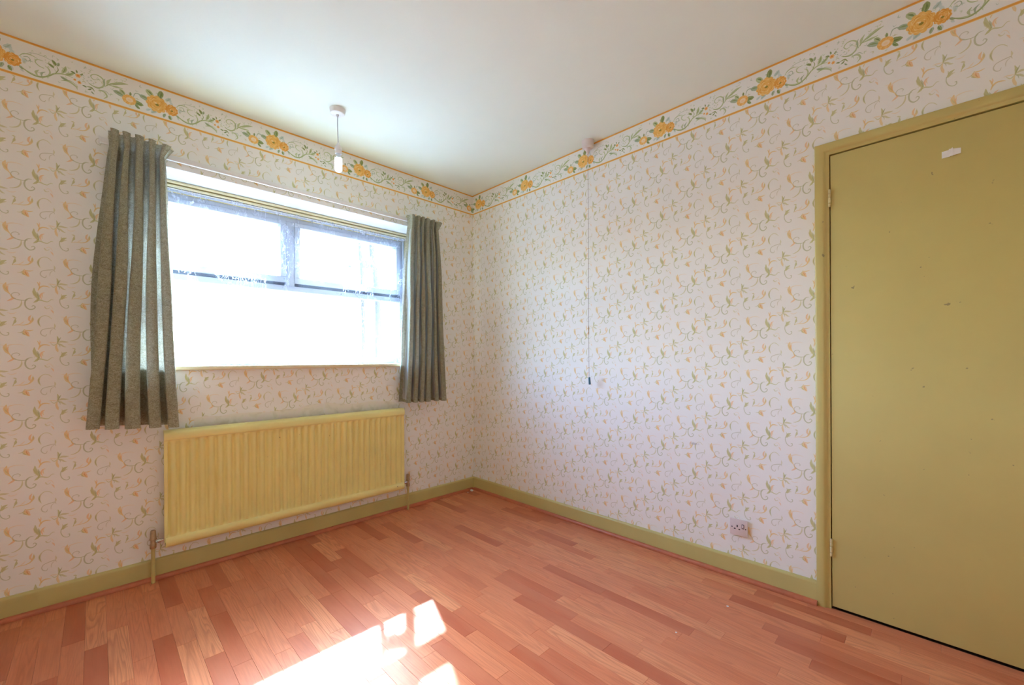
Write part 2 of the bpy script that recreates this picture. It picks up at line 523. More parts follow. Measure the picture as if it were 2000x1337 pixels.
def paint(name, col, rough=0.4, var=0.08, scale=3.0, bump=0.0, bscale=60, spec=0.5, speck=None, metal=0.0):
    m, nt, b = new_mat(name)
    tc = N(nt, 'ShaderNodeTexCoord')
    nz = N(nt, 'ShaderNodeTexNoise', ins={'Scale': scale, 'Detail': 4.0, 'Roughness': 0.6})
    nt.links.new(tc.outputs['Object'], nz.inputs['Vector'])
    dark = tuple(c * (1 - var) for c in col[:3]) + (1,)
    lite = tuple(min(1, c * (1 + var)) for c in col[:3]) + (1,)
    c = ramp(nt, nz.outputs[0], [(0.3, dark), (0.7, lite)])
    if speck:
        v = N(nt, 'ShaderNodeTexNoise', ins={'Scale': speck[1], 'Detail': 3.0})
        nt.links.new(tc.outputs['Object'], v.inputs['Vector'])
        f = ramp(nt, v.outputs[0], [(speck[2], g(0)), (speck[2] + .02, g(1))])
        c = mixc(nt, f, c, speck[0])
    nt.links.new(c, b.inputs['Base Color'])
    b.inputs['Roughness'].default_value = rough
    b.inputs['Specular IOR Level'].default_value = spec
    b.inputs['Metallic'].default_value = metal
    if bump:
        n2 = N(nt, 'ShaderNodeTexNoise', ins={'Scale': bscale, 'Detail': 3.0})
        nt.links.new(tc.outputs['Object'], n2.inputs['Vector'])
        bp = N(nt, 'ShaderNodeBump', ins={'Strength': bump, 'Distance': 0.002})
        nt.links.new(n2.outputs[0], bp.inputs['Height'])
        nt.links.new(bp.outputs[0], b.inputs['Normal'])
    return m

IM_WALL = paint_wallpaper()
IM_BORDER = paint_border()

def paper_mat(name, axis, sgn, border=False, ph=(0.0, 0.0), smudges=()):
    """printed paper; axis 'X' or 'Y' runs along the wall, sgn keeps the print reading left to right"""
    m, nt, b = new_mat(name)
    gm = N(nt, 'ShaderNodeNewGeometry')
    sp = N(nt, 'ShaderNodeSeparateXYZ'); nt.links.new(gm.outputs['Position'], sp.inputs[0])
    along = math_n(nt, 'MULTIPLY', sp.outputs[axis], sgn)
    if border:
        u = math_n(nt, 'DIVIDE', math_n(nt, 'ADD', along, ph[0]), BW)
        v = math_n(nt, 'DIVIDE', math_n(nt, 'SUBTRACT', sp.outputs['Z'], 2.4 - BH), BH)
    else:
        u = math_n(nt, 'DIVIDE', math_n(nt, 'ADD', along, ph[0]), 2 * CW)
        v = math_n(nt, 'DIVIDE', math_n(nt, 'ADD', sp.outputs['Z'], ph[1]), CH)
    cb = N(nt, 'ShaderNodeCombineXYZ'); nt.links.new(u, cb.inputs[0]); nt.links.new(v, cb.inputs[1])
    im = N(nt, 'ShaderNodeTexImage', image=IM_BORDER if border else IM_WALL, interpolation='Linear', extension='REPEAT')
    nt.links.new(cb.outputs[0], im.inputs[0])
    c = im.outputs[0]
    nz = N(nt, 'ShaderNodeTexNoise', ins={'Scale': 2.2, 'Detail': 5.0, 'Roughness': 0.6})
    nt.links.new(gm.outputs['Position'], nz.inputs['Vector'])
    c = mixc(nt, 1.0, c, ramp(nt, nz.outputs[0], [(0.3, (0.955, 0.95, 0.94, 1)), (0.7, (1, 1, 1, 1))]), 'MULTIPLY')
    for (ca, cz, ra, rz, col, s_) in smudges:
        a1 = math_n(nt, 'DIVIDE', math_n(nt, 'SUBTRACT', along, ca), ra)
        z1 = math_n(nt, 'DIVIDE', math_n(nt, 'SUBTRACT', sp.outputs['Z'], cz), rz)
        r2 = math_n(nt, 'ADD', math_n(nt, 'MULTIPLY', a1, a1), math_n(nt, 'MULTIPLY', z1, z1))
        n3 = N(nt, 'ShaderNodeTexNoise', ins={'Scale': 60.0, 'Detail': 3.0})
        nt.links.new(gm.outputs['Position'], n3.inputs['Vector'])
        r2 = math_n(nt, 'ADD', r2, math_n(nt, 'MULTIPLY', n3.outputs[0], 1.2))
        f = ramp(nt, r2, [(0.55, g(s_)), (1.0, g(0))])
        c = mixc(nt, f, c, col)
    nt.links.new(c, b.inputs['Base Color'])
    b.inputs['Roughness'].default_value = 0.62
    b.inputs['Specular IOR Level'].default_value = 0.3
    n2 = N(nt, 'ShaderNodeTexNoise', ins={'Scale': 240.0, 'Detail': 2.0})
    nt.links.new(gm.outputs['Position'], n2.inputs['Vector'])
    bp = N(nt, 'ShaderNodeBump', ins={'Strength': 0.12, 'Distance': 0.001})
    nt.links.new(n2.outputs[0], bp.inputs['Height']); nt.links.new(bp.outputs[0], b.inputs['Normal'])
    return m

def wood_strip_mat(name, island):
    m, nt, b = new_mat(name)
    gm = N(nt, 'ShaderNodeNewGeometry')
    if island:
        rnd = gm.outputs['Random Per Island']
    else:
        rnd = N(nt, 'ShaderNodeObjectInfo').outputs['Random']
    wn = N(nt, 'ShaderNodeTexWhiteNoise', noise_dimensions='1D')
    nt.links.new(math_n(nt, 'MULTIPLY', rnd, 91.7), wn.inputs['W'])
    off = N(nt, 'ShaderNodeVectorMath', operation='MULTIPLY_ADD')
    nt.links.new(wn.outputs['Color'], off.inputs[0]); off.inputs[1].default_value = (9, 9, 9)
    nt.links.new(gm.outputs['Position'], off.inputs[2])
    def mp(scale):
        mm = N(nt, 'ShaderNodeMapping', ins={'Scale': scale}); nt.links.new(off.outputs[0], mm.inputs[0]); return mm.outputs[0]
    # cathedral rings: stretched, warped bands
    n1 = N(nt, 'ShaderNodeTexNoise', ins={'Scale': 1.0, 'Detail': 2.0, 'Roughness': 0.5, 'Distortion': 0.4})
    nt.links.new(mp((13.0, 1.0, 1.0)), n1.inputs['Vector'])
    rings = math_n(nt, 'FRACT', math_n(nt, 'MULTIPLY', n1.outputs[0], 17.0))
    line = ramp(nt, rings, [(0.0, g(0.0)), (0.42, g(0.15)), (0.80, g(1.0)), (1.0, g(0.0))])
    n2 = N(nt, 'ShaderNodeTexNoise', ins={'Scale': 1.0, 'Detail': 5.0, 'Roughness': 0.65})
    nt.links.new(mp((330.0, 9.0, 1.0)), n2.inputs['Vector'])
    n3 = N(nt, 'ShaderNodeTexNoise', ins={'Scale': 1.0, 'Detail': 3.0})
    nt.links.new(mp((14.0, 2.5, 1.0)), n3.inputs['Vector'])
    # each strip its own tone
    tone = ramp(nt, wn.outputs['Value'], [(0.0, srgb(182, 94, 62)), (0.16, srgb(192, 104, 70)), (0.32, srgb(209, 124, 85)), (0.6, srgb(216, 131, 91)), (0.8, srgb(222, 140, 98)), (1.0, srgb(228, 153, 107))])
    amt = math_n(nt, 'MULTIPLY', wn.outputs['Value'], 0.42)
    c = mixc(nt, math_n(nt, 'MULTIPLY', line, math_n(nt, 'ADD', 0.10, amt)), tone, srgb(160, 84, 56))
    c = mixc(nt, math_n(nt, 'MULTIPLY', ramp(nt, n2.outputs[0], [(0.42, g(0)), (0.62, g(1))]), 0.30), c, srgb(170, 92, 62))
    c = mixc(nt, math_n(nt, 'MULTIPLY', ramp(nt, n3.outputs[0], [(0.35, g(0)), (0.7, g(1))]), 0.25), c, srgb(222, 154, 116))
    nt.links.new(c, b.inputs['Base Color'])
    b.inputs['Roughness'].default_value = 0.32
    b.inputs['Specular IOR Level'].default_value = 0.24
    b.inputs['Coat Weight'].default_value = 0.0
    b.inputs['Coat Roughness'].default_value = 0.3
    bp = N(nt, 'ShaderNodeBump', ins={'Strength': 0.08, 'Distance': 0.0006})
    nt.links.new(n2.outputs[0], bp.inputs['Height']); nt.links.new(bp.outputs[0], b.inputs['Normal'])
    return m

OLIVE = (0.55, 0.45, 0.15, 1)
M_OLIVE = paint('olive_gloss_paint', (0.53, 0.45, 0.165, 1), 0.32, 0.06, 4, 0.10, 40)
M_DOOR = paint('olive_door_paint', OLIVE, 0.40, 0.05, 2.5, 0.15, 30, speck=((0.30, 0.24, 0.10, 1), 34, 0.735))
M_RAD = paint('olive_radiator_enamel', (0.80, 0.70, 0.27, 1), 0.34, 0.05, 5, 0.05, 60, speck=((0.20, 0.12, 0.05, 1), 42, 0.745))
M_CREAM = paint('cream_bead_paint', (0.74, 0.66, 0.42, 1), 0.35, 0.05, 6)
M_CEIL = paint('ceiling_emulsion', (0.80, 0.86, 0.78, 1), 0.9, 0.02, 1.5, 0.15, 90, spec=0.2)
M_REVEAL = paint('white_reveal_emulsion', (0.66, 0.66, 0.66, 1), 0.7, 0.03, 3, 0.1, 50)
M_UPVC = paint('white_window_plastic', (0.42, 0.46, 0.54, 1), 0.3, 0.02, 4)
M_GASKET = paint('dark_gasket_rubber', (0.03, 0.035, 0.05, 1), 0.6, 0.1, 8)
M_WHITE = paint('white_plastic', (0.78, 0.76, 0.72, 1), 0.35, 0.02, 6)
M_SOCKET = paint('pinkish_white_moulded_plastic', (0.70, 0.60, 0.56, 1), 0.4, 0.03, 12)
M_BLACK = paint('dark_slot_plastic', (0.015, 0.012, 0.01, 1), 0.6, 0.1, 10)
M_HINGE = paint('painted_hinge', (0.66, 0.56, 0.28, 1), 0.35, 0.08, 30)
M_BEAD = paint('red_brown_wood_beading', srgb(186, 104, 70), 0.42, 0.14, 22)
M_CHROME = paint('chrome_fitting', (0.72, 0.72, 0.72, 1), 0.18, 0.05, 20, metal=1.0)
M_BRASS = paint('tarnished_brass_valve', (0.42, 0.27, 0.14, 1), 0.42, 0.2, 60, metal=0.55)
M_PAPER = paint('white_paper', (0.80, 0.78, 0.74, 1), 0.8, 0.04, 30, 0.2, 80)
M_TEAL = paint('dark_teal_plastic', (0.02, 0.10, 0.16, 1), 0.35, 0.05, 10)
M_CORD = paint('pinkish_brown_cord', (0.30, 0.24, 0.22, 1), 0.8, 0.1, 100)
M_FLEX = paint('grey_white_flex', (0.50, 0.50, 0.54, 1), 0.5, 0.05, 20)
M_SUB = paint('dark_floor_underlay', (0.10, 0.05, 0.03, 1), 0.9, 0.1, 10)
M_GROUND = paint('pale_paving', (0.20, 0.20, 0.20, 1), 0.9, 0.15, 3)
M_BRICK = paint('outer_render', (0.6, 0.58, 0.55, 1), 0.9, 0.1, 4)

def glass_mat():
    m, nt, b = new_mat('window_glass')
    nt.nodes.remove(b)
    out = nt.nodes['Material Output']
    tr = N(nt, 'ShaderNodeBsdfTransparent', ins={'Color': (0.93, 0.96, 0.96, 1)})
    gl = N(nt, 'ShaderNodeBsdfGlossy', ins={'Roughness': 0.02})
    fr = N(nt, 'ShaderNodeFresnel')
    bf = N(nt, 'ShaderNodeNewGeometry').outputs['Backfacing']
    nt.links.new(math_n(nt, 'SUBTRACT', 1.45, math_n(nt, 'MULTIPLY', bf, 1.45 - 1 / 1.45)), fr.inputs['IOR'])
    mx = N(nt, 'ShaderNodeMixShader')
    nt.links.new(fr.outputs[0], mx.inputs[0]); nt.links.new(tr.outputs[0], mx.inputs[1]); nt.links.new(gl.outputs[0], mx.inputs[2])
    nt.links.new(mx.outputs[0], out.inputs[0])
    return m
M_GLASS = glass_mat()

def fabric_mat():
    m, nt, b = new_mat('sage_patterned_curtain_cloth')
    out = nt.nodes['Material Output']
    uv = N(nt, 'ShaderNodeUVMap')
    def mp(s):
        mm = N(nt, 'ShaderNodeMapping', ins={'Scale': (s, s, 1)}); nt.links.new(uv.outputs[0], mm.inputs[0]); return mm.outputs[0]
    n1 = N(nt, 'ShaderNodeTexNoise', ins={'Scale': 1.0, 'Detail': 2.5, 'Roughness': 0.6, 'Distortion': 1.6}); nt.links.new(mp(170), n1.inputs['Vector'])
    d = math_n(nt, 'ABSOLUTE', math_n(nt, 'SUBTRACT', n1.outputs[0], 0.5))
    f = ramp(nt, d, [(0.015, g(1)), (0.055, g(0))])
    n2 = N(nt, 'ShaderNodeTexNoise', ins={'Scale': 1.0, 'Detail': 2.0}); nt.links.new(mp(60), n2.inputs['Vector'])
    base = ramp(nt, n2.outputs[0], [(0.35, (0.20, 0.185, 0.09, 1)), (0.65, (0.27, 0.25, 0.125, 1))])
    c = mixc(nt, math_n(nt, 'MULTIPLY', f, 0.75), base, (0.60, 0.60, 0.46, 1))
    nt.links.new(c, b.inputs['Base Color']); b.inputs['Roughness'].default_value = 0.75
    b.inputs['Sheen Weight'].default_value = 0.15
    tl = N(nt, 'ShaderNodeBsdfTranslucent'); nt.links.new(mixc(nt, 0.6, c, (0.62, 0.58, 0.56, 1)), tl.inputs[0])
    mx = N(nt, 'ShaderNodeMixShader', ins={0: 0.24})
    nt.links.new(b.outputs[0], mx.inputs[1]); nt.links.new(tl.outputs[0], mx.inputs[2]); nt.links.new(mx.outputs[0], out.inputs[0])
    return m
M_CLOTH = fabric_mat()

def lining_mat():
    m, nt, b = new_mat('pale_curtain_lining')
    out = nt.nodes['Material Output']
    b.inputs['Base Color'].default_value = (0.62, 0.63, 0.60, 1); b.inputs['Roughness'].default_value = 0.8
    tl = N(nt, 'ShaderNodeBsdfTranslucent', ins={'Color': (0.6, 0.62, 0.62, 1)})
    mx = N(nt, 'ShaderNodeMixShader', ins={0: 0.5})
    nt.links.new(b.outputs[0], mx.inputs[1]); nt.links.new(tl.outputs[0], mx.inputs[2]); nt.links.new(mx.outputs[0], out.inputs[0])
    return m
M_LINING = lining_mat()

def lace_mat():
    m, nt, b = new_mat('white_lace_net')
    nt.nodes.remove(b)
    out = nt.nodes['Material Output']
    uv = N(nt, 'ShaderNodeUVMap')
    def mp(sx, sy, ox=0):
        mm = N(nt, 'ShaderNodeMapping', ins={'Scale': (sx, sy, 1), 'Location': (ox, 0, 0)}); nt.links.new(uv.outputs[0], mm.inputs[0]); return mm.outputs[0]
    # woven flower sprigs: petals from voronoi cells
    vo = N(nt, 'ShaderNodeTexVoronoi', ins={'Scale': 1.0, 'Randomness': 0.8}); nt.links.new(mp(26, 26), vo.inputs['Vector'])
    nz = N(nt, 'ShaderNodeTexNoise', ins={'Scale': 1.0, 'Detail': 3.0, 'Distortion': 1.0}); nt.links.new(mp(60, 45), nz.inputs['Vector'])
    f = math_n(nt, 'ADD', vo.outputs['Distance'], math_n(nt, 'MULTIPLY', math_n(nt, 'SUBTRACT', nz.outputs[0], 0.5), 1.1))
    flower = ramp(nt, f, [(0.12, g(1)), (0.20, g(0))])
    nz2 = N(nt, 'ShaderNodeTexNoise', ins={'Scale': 1.0, 'Detail': 2.0, 'Distortion': 0.8}); nt.links.new(mp(46, 22, 3), nz2.inputs['Vector'])
    vein = ramp(nt, math_n(nt, 'ABSOLUTE', math_n(nt, 'SUBTRACT', nz2.outputs[0], 0.5)), [(0.016, g(1)), (0.024, g(0))])
    nz4 = N(nt, 'ShaderNodeTexNoise', ins={'Scale': 1.0, 'Detail': 1.0}); nt.links.new(mp(9, 5, 1), nz4.inputs['Vector'])
    zone = ramp(nt, nz4.outputs[0], [(0.46, g(0)), (0.52, g(1))])
    # net ground: fine hexagon threads
    v3 = N(nt, 'ShaderNodeTexVoronoi', feature='DISTANCE_TO_EDGE', ins={'Scale': 1.0, 'Randomness': 0.1}); nt.links.new(mp(330, 330), v3.inputs['Vector'])
    thread = ramp(nt, v3.outputs['Distance'], [(0.06, g(1)), (0.12, g(0))])
    a = math_n(nt, 'MAXIMUM', math_n(nt, 'MULTIPLY', flower, 0.34), math_n(nt, 'MULTIPLY', math_n(nt, 'MULTIPLY', vein, zone), 0.98))
    a = math_n(nt, 'MAXIMUM', a, math_n(nt, 'MULTIPLY', thread, 0.16))
    a = math_n(nt, 'MAXIMUM', a, 0.035)
    tr = N(nt, 'ShaderNodeBsdfTransparent')
    tl = N(nt, 'ShaderNodeBsdfTranslucent', ins={'Color': (0.42, 0.48, 0.62, 1)})
    df = N(nt, 'ShaderNodeBsdfDiffuse', ins={'Color': (0.86, 0.88, 0.92, 1)})
    m1 = N(nt, 'ShaderNodeMixShader', ins={0: 0.5}); nt.links.new(tl.outputs[0], m1.inputs[1]); nt.links.new(df.outputs[0], m1.inputs[2])
    m2 = N(nt, 'ShaderNodeMixShader'); nt.links.new(a, m2.inputs[0]); nt.links.new(tr.outputs[0], m2.inputs[1]); nt.links.new(m1.outputs[0], m2.inputs[2])
    nt.links.new(m2.outputs[0], out.inputs[0])
    return m
M_LACE = lace_mat()

def emit_mat(name, col, s):
    m, nt, b = new_mat(name)
    b.inputs['Base Color'].default_value = (0.9, 0.9, 0.9, 1)
    b.inputs['Emission Color'].default_value = col
    b.inputs['Emission Strength'].default_value = s
    return m
M_BULB = emit_mat('lit_bulb_glass', (0.76, 0.92, 1.0, 1), 25)
M_NEON = paint('dark_red_indicator', (0.10, 0.03, 0.03, 1), 0.3, 0.05, 10)

# ================================================================== structure
H = 2.4
XL, YB = -3.0, -3.7          # left wall and wall behind the camera
WX0, WX1, WZ0, WZ1 = -2.09, -0.482, 1.010, 2.021      # window opening
WD = 0.30                    # outer wall thickness
DY0, DY1, DZ = -2.3655, -3.130, 1.909                 # door leaf

M_WP_FRONT = paper_mat('printed_wallpaper_window_side', 'X', 1, ph=(0.115, -0.007))
M_WP_RIGHT = paper_mat('printed_wallpaper_door_side', 'Y', -1, ph=(0.177, -0.005),
                       smudges=[(1.245, 0.93, .03, .02, (0.45, 0.40, 0.36, 1), .35), (1.795, 0.615, .045, .012, (0.40, 0.36, 0.33, 1), .6)])
M_WP_LEFT = paper_mat('printed_wallpaper_left_side', 'Y', 1)
M_WP_BACK = paper_mat('printed_wallpaper_back_side', 'X', -1)
M_BD_FRONT = paper_mat('rose_border_window_side', 'X', 1, True, ph=(BPAIR + 0.424, 0))
M_BD_RIGHT = paper_mat('rose_border_door_side', 'Y', -1, True, ph=(BPAIR - 0.103, 0))
M_BD_LEFT = paper_mat('rose_border_left_side', 'Y', 1, True)
M_BD_BACK = paper_mat('rose_border_back_side', 'X', -1, True)

def structure(o, label, cat):
    return tag(o, label, cat, kind='structure')

fl = boxes('floor', [(XL - .1, 0.10, YB - .1, 0.0, -0.12, -0.008)], M_SUB)
structure(fl, 'laminate floor of pinkish orange wood strips running away from the window', 'floor')
o = boxes('ceiling', [(XL - .1, 0.10, YB - .1, WD, H, H + .1)], M_CEIL)
structure(o, 'plain pale painted ceiling with the pendant light on it', 'ceiling')

# wall with the window
wf = boxes('wall_front', [(XL - .1, WX0, 0, WD, 0, H), (WX1, 0.10, 0, WD, 0, H),
                          (WX0, WX1, 0, WD, 0, WZ0), (WX0, WX1, 0, WD, WZ1, H)], M_WP_FRONT)
structure(wf, 'window wall in scrolling green and peach wallpaper', 'wall')
boxes('wallpaper_border', [(XL, -0.0006, -0.0006, 0.0, H - BH, H - .0002)], M_BD_FRONT, wf)
bm_r = [(WX0, WX1, 0.001, WD, WZ1 - .0015, WZ1), (WX0, WX0 + .0015, 0.001, WD, WZ0, WZ1), (WX1 - .0015, WX1, 0.001, WD, WZ0, WZ1)]
boxes('plaster_reveal', bm_r, M_REVEAL, wf)

wr = boxes('wall_right', [(0, 0.10, DY0 + .006, 0.0, 0, H), (0, 0.10, YB - .1, DY1 - .006, 0, H), (0, 0.10, DY1 - .006, DY0 + .006, DZ + .008, H)], M_WP_RIGHT)
structure(wr, 'wall with the olive door in pale scrolling wallpaper', 'wall')
boxes('wallpaper_border', [(-0.0006, 0.0, YB, -0.0006, H - BH, H - .0002)], M_BD_RIGHT, wr)
wl = boxes('wall_left', [(XL - .1, XL, YB - .1, 0, 0, H)], M_WP_LEFT)
structure(wl, 'left hand wall of the room in scrolling wallpaper', 'wall')
boxes('wallpaper_border', [(XL, XL + .0006, YB, 0, H - BH, H - .0002)], M_BD_LEFT, wl)
wb = boxes('wall_back', [(XL - .1, .1, YB - .1, YB, 0, H)], M_WP_BACK)
structure(wb, 'wall behind the camera in scrolling wallpaper', 'wall')
boxes('wallpaper_border', [(XL, 0, YB, YB + .0006, H - BH, H - .0002)], M_BD_BACK, wb)

# skirting boards with a rounded top edge, and the wood beading on the laminate
def skirt_profile(sg, t=0.016, h=0.098):
    p = [(0, 0), (0, h)]
    for k in range(6):
        a = math.pi / 2 * k / 5
        p.append((sg * (t - .011 + .011 * math.sin(a)), h - .011 + .011 * math.cos(a)))
    p.append((sg * t, 0))
    return p
def bead_profile(sg, off=0.0162, w=0.0165, h=0.019):
    p = [(sg * off, 0.0005), (sg * off, h)]
    for k in range(1, 6):
        a = math.pi / 2 * k / 5
        p.append((sg * (off + .004 + (w - .004) * math.sin(a)), .004 + (h - .004) * math.cos(a)))
    p.append((sg * (off + w), 0.0005))
    return p
o = prism('baseboard_front', skirt_profile(-1), 'X', XL, 0, M_OLIVE)
structure(o, 'olive painted skirting board under the radiator and window', 'skirting board')
o = prism('baseboard_right', skirt_profile(-1), 'Y', -2.318, 0, M_OLIVE)
structure(o, 'olive painted skirting board between the corner and the door', 'skirting board')
o = prism('baseboard_left', skirt_profile(1), 'Y', YB, 0, M_OLIVE); o.location.x = XL
structure(o, 'olive painted skirting board along the left wall', 'skirting board')
o = prism('baseboard_back', skirt_profile(1), 'X', XL, 0, M_OLIVE); o.location.y = YB
structure(o, 'olive painted skirting board behind the camera', 'skirting board')
o = prism('trim_1', bead_profile(-1), 'X', XL + .02, -0.03, M_BEAD)
structure(o, 'thin reddish wood beading along the foot of the window wall', 'beading')
o = prism('trim_2', bead_profile(-1), 'Y', -2.318, -0.03, M_BEAD)
structure(o, 'thin reddish wood beading from the corner to the door frame', 'beading')

# ------------------------------------------------------------------ floor strips
SW = 0.0605
SX0 = -0.363 + SW * 6
def make_strips():
    rnd = random.Random(11)
    strips = []
    ncol = int((SX0 + 0.05 - XL) / SW) + 2
    for c in range(ncol):
        xr = SX0 - c * SW
        xl = xr - SW
        xr2, xl2 = min(xr, 0.0), max(xl, XL)
        if xr2 - xl2 < .005: continue
        y = 0.0 + rnd.uniform(-.40, -.02)
        ends = [0.0, y]
        while y > YB:
            y -= rnd.choice([.40, .40, .40, .34, .46, .29])
            ends.append(max(y, YB))
        for a, b_ in zip(ends[:-1], ends[1:]):
            if a - b_ > .01: strips.append((xl2, xr2, b_, a))
    return strips
def proj(p):
    d = Vector(p) - CAM
    z = d.dot(_F)
    if z < .05: return None
    return 1000 + F_PX * d.dot(_R2) / z, CY_PX - F_PX * d.dot(_U2) / z, z
M_STRIP = wood_strip_mat('laminate_wood_strip', False)
M_STRIP_I = wood_strip_mat('laminate_wood_strip_far', True)
_sc = []
for s_ in make_strips():
    n_in, area = 0, 0
    for fx in (.1, .5, .9):
        for fy in (.05, .28, .5, .72, .95):
            q = proj((s_[0] + (s_[1] - s_[0]) * fx, s_[2] + (s_[3] - s_[2]) * fy, 0))
            if q and -5 < q[0] < 2005 and -5 < q[1] < 1345: n_in += 1; area += 1 / q[2] ** 3
    _sc.append((area * (s_[1] - s_[0]) * (s_[3] - s_[2]), s_))
_sc.sort(key=lambda t: -t[0])
_near = [s for a, s in _sc[:298] if a > 0]
_far = [s for a, s in _sc if s not in _near]
_cache = {}
def strip_mesh(w, l):
    key = (round(w, 4), round(l, 3))
    if key in _cache: return _cache[key]
    gp, bv, d = 0.00012, 0.0005, 0.008
    x, y = w / 2 - gp, l / 2 - gp
    v = [(-x, -y, -d), (x, -y, -d), (x, y, -d), (-x, y, -d),
         (-x, -y, -bv), (x, -y, -bv), (x, y, -bv), (-x, y, -bv),
         (-x + bv, -y + bv, 0), (x - bv, -y + bv, 0), (x - bv, y - bv, 0), (-x + bv, y - bv, 0)]
    f = [(8, 9, 10, 11)]
    for i in range(4):
        j = (i + 1) % 4
        f += [(i, j, 4 + j, 4 + i), (4 + i, 4 + j, 8 + j, 8 + i)]
    me = bpy.data.meshes.new('plank'); me.from_pydata(v, [], f); me.materials.append(M_STRIP)
    _cache[key] = me
    return me
for s_ in _near:
    w, l = s_[1] - s_[0], s_[3] - s_[2]
    o = bpy.data.objects.new('plank', strip_mesh(w, l))
    o.location = ((s_[0] + s_[1]) / 2, (s_[2] + s_[3]) / 2, 0)
    link(o, fl)
_v, _f = [], []
for s_ in _far:
    me = strip_mesh(s_[1] - s_[0], s_[3] - s_[2])
    cx_, cy_ = (s_[0] + s_[1]) / 2, (s_[2] + s_[3]) / 2
    b0 = len(_v)
    _v += [(v.co.x + cx_, v.co.y + cy_, v.co.z) for v in me.vertices]
    _f += [tuple(b0 + i for i in p.vertices) for p in me.polygons]
if _v:
    o = mesh_obj('outlying_planks', _v, _f, M_STRIP_I, fl)
    tag(o, kind='stuff')

# ------------------------------------------------------------------ window
FY0, FY1 = 0.205, 0.265      # frame depth
win = empty('window_1', ((WX0 + WX1) / 2, FY0, WZ0))
structure(win, 'wide white framed window with two top lights above one large pane', 'window')
def fr(name, lst, mat, bevel=.003, parent=win):
    return boxes(name, lst, mat, parent, bevel)
z_top = 1.964
fr('window_frame', [(WX0 + .03, WX1 - .03, FY0, FY1, z_top - .03, z_top), (WX0 + .03, WX0 + .07, FY0, FY1, 1.03, z_top - .03),
                    (WX1 - .07, WX1 - .03, FY0, FY1, 1.03, z_top - .03), (WX0 + .07, WX1 - .07, FY0, FY1, 1.03, 1.075),
                    (WX0 + .07, WX1 - .07, FY0, FY1, 1.495, 1.528), (-1.352, -1.300, FY0, FY1, 1.528, z_top - .03)], M_UPVC)
for xa, xb in ((WX0 + .07, -1.352), (-1.300, WX1 - .07)):
    za, zb = 1.548, z_top - .030
    fr('gasket', [(xa, xb, FY0 + .012, FY1 - .01, 1.528, za)], M_GASKET, 0)
    sa = fr('opening_sash', [(xa, xb, FY0 - .008, FY1, zb - .028, zb), (xa, xb, FY0 - .008, FY1, za, za + .036),
                             (xa, xa + .032, FY0 - .008, FY1, za + .036, zb - .028), (xb - .032, xb, FY0 - .008, FY1, za + .036, zb - .028)], M_UPVC, .003)
    pn = boxes('glass_pane', [(xa + .03, xb - .03, .236, .240, za + .034, zb - .026)], M_GLASS, None)
    pn.parent = sa; pn.location = -Vector(win.location)
    hd = boxes('window_handle', [((xa + xb) / 2 - .012, (xa + xb) / 2 + .012, FY0 - .026, FY0 - .008, za + .006, za + .028),
                                 ((xa + xb) / 2 - .008, (xa + xb) / 2 + .095, FY0 - .036, FY0 - .026, za + .010, za + .024)], M_WHITE, None, .003)
    hd.parent = sa; hd.location = -Vector(win.location)
fr('glass_pane', [(WX0 + .068, WX1 - .068, .236, .240, 1.073, 1.497)], M_GLASS, 0)
# cream painted timber beads round the frame
fr('frame_lining', [(WX0 + .002, WX1 - .002, .196, .270, WZ1 - .060, WZ1 - .002), (WX0 + .002, WX0 + .045, .196, .270, 1.03, WZ1 - .060),
                    (WX1 - .045, WX1 - .002, .196, .270, 1.03, WZ1 - .060)], M_OLIVE, .001)
for k, (d, yy, w) in enumerate(((.004, .176, .013), (.024, .181, .012), (.042, .186, .016))):
    m_ = M_CREAM if k < 2 else M_UPVC
    fr('moulding_strip', [(WX0 + d, WX1 - d, yy, .198, WZ1 - d - w, WZ1 - d), (WX0 + d, WX0 + d + w * .8, yy, .198, 1.03, WZ1 - d - w),
                          (WX1 - d - w * .8, WX1 - d, yy, .198, 1.03, WZ1 - d - w)], m_, .003)
# sill board
sill = boxes('window_sill', [(WX0 + .0016, WX1 - .0016, -0.022, .27, WZ0 - .001, WZ0 + .021)], M_CREAM, win, .006, 3)
boxes('outer_sill', [(WX0, WX1, .27, WD + .05, WZ0 - .03, WZ0)], M_UPVC, win, .003)

# ------------------------------------------------------------------ net curtain
def grid_obj(name, fn, nu, nv, mat, parent=None, size=(1, 1), smooth=True):
    vs_, fs, uvs = [], [], []
    for j in range(nv + 1):
        for i in range(nu + 1):
            vs_.append(fn(i / nu, j / nv)); uvs.append((i / nu * size[0], (1 - j / nv) * size[1]))
    for j in range(nv):
        for i in range(nu):
            a = j * (nu + 1) + i
            fs.append((a, a + 1, a + nu + 2, a + nu + 1))
    if parent: vs_ = rel(parent, vs_)
    me = bpy.data.meshes.new(name); me.from_pydata([tuple(v) for v in vs_], [], fs)
    me.materials.append(mat)
    ul = me.uv_layers.new(name='UVMap')
    idx = np.empty(len(me.loops), np.int32); me.loops.foreach_get('vertex_index', idx)
    ul.data.foreach_set('uv', np.array(uvs, np.float32)[idx].ravel())
    me.polygons.foreach_set('use_smooth', [smooth] * len(me.polygons))
    o = bpy.data.objects.new(name, me)
    return link(o, parent)

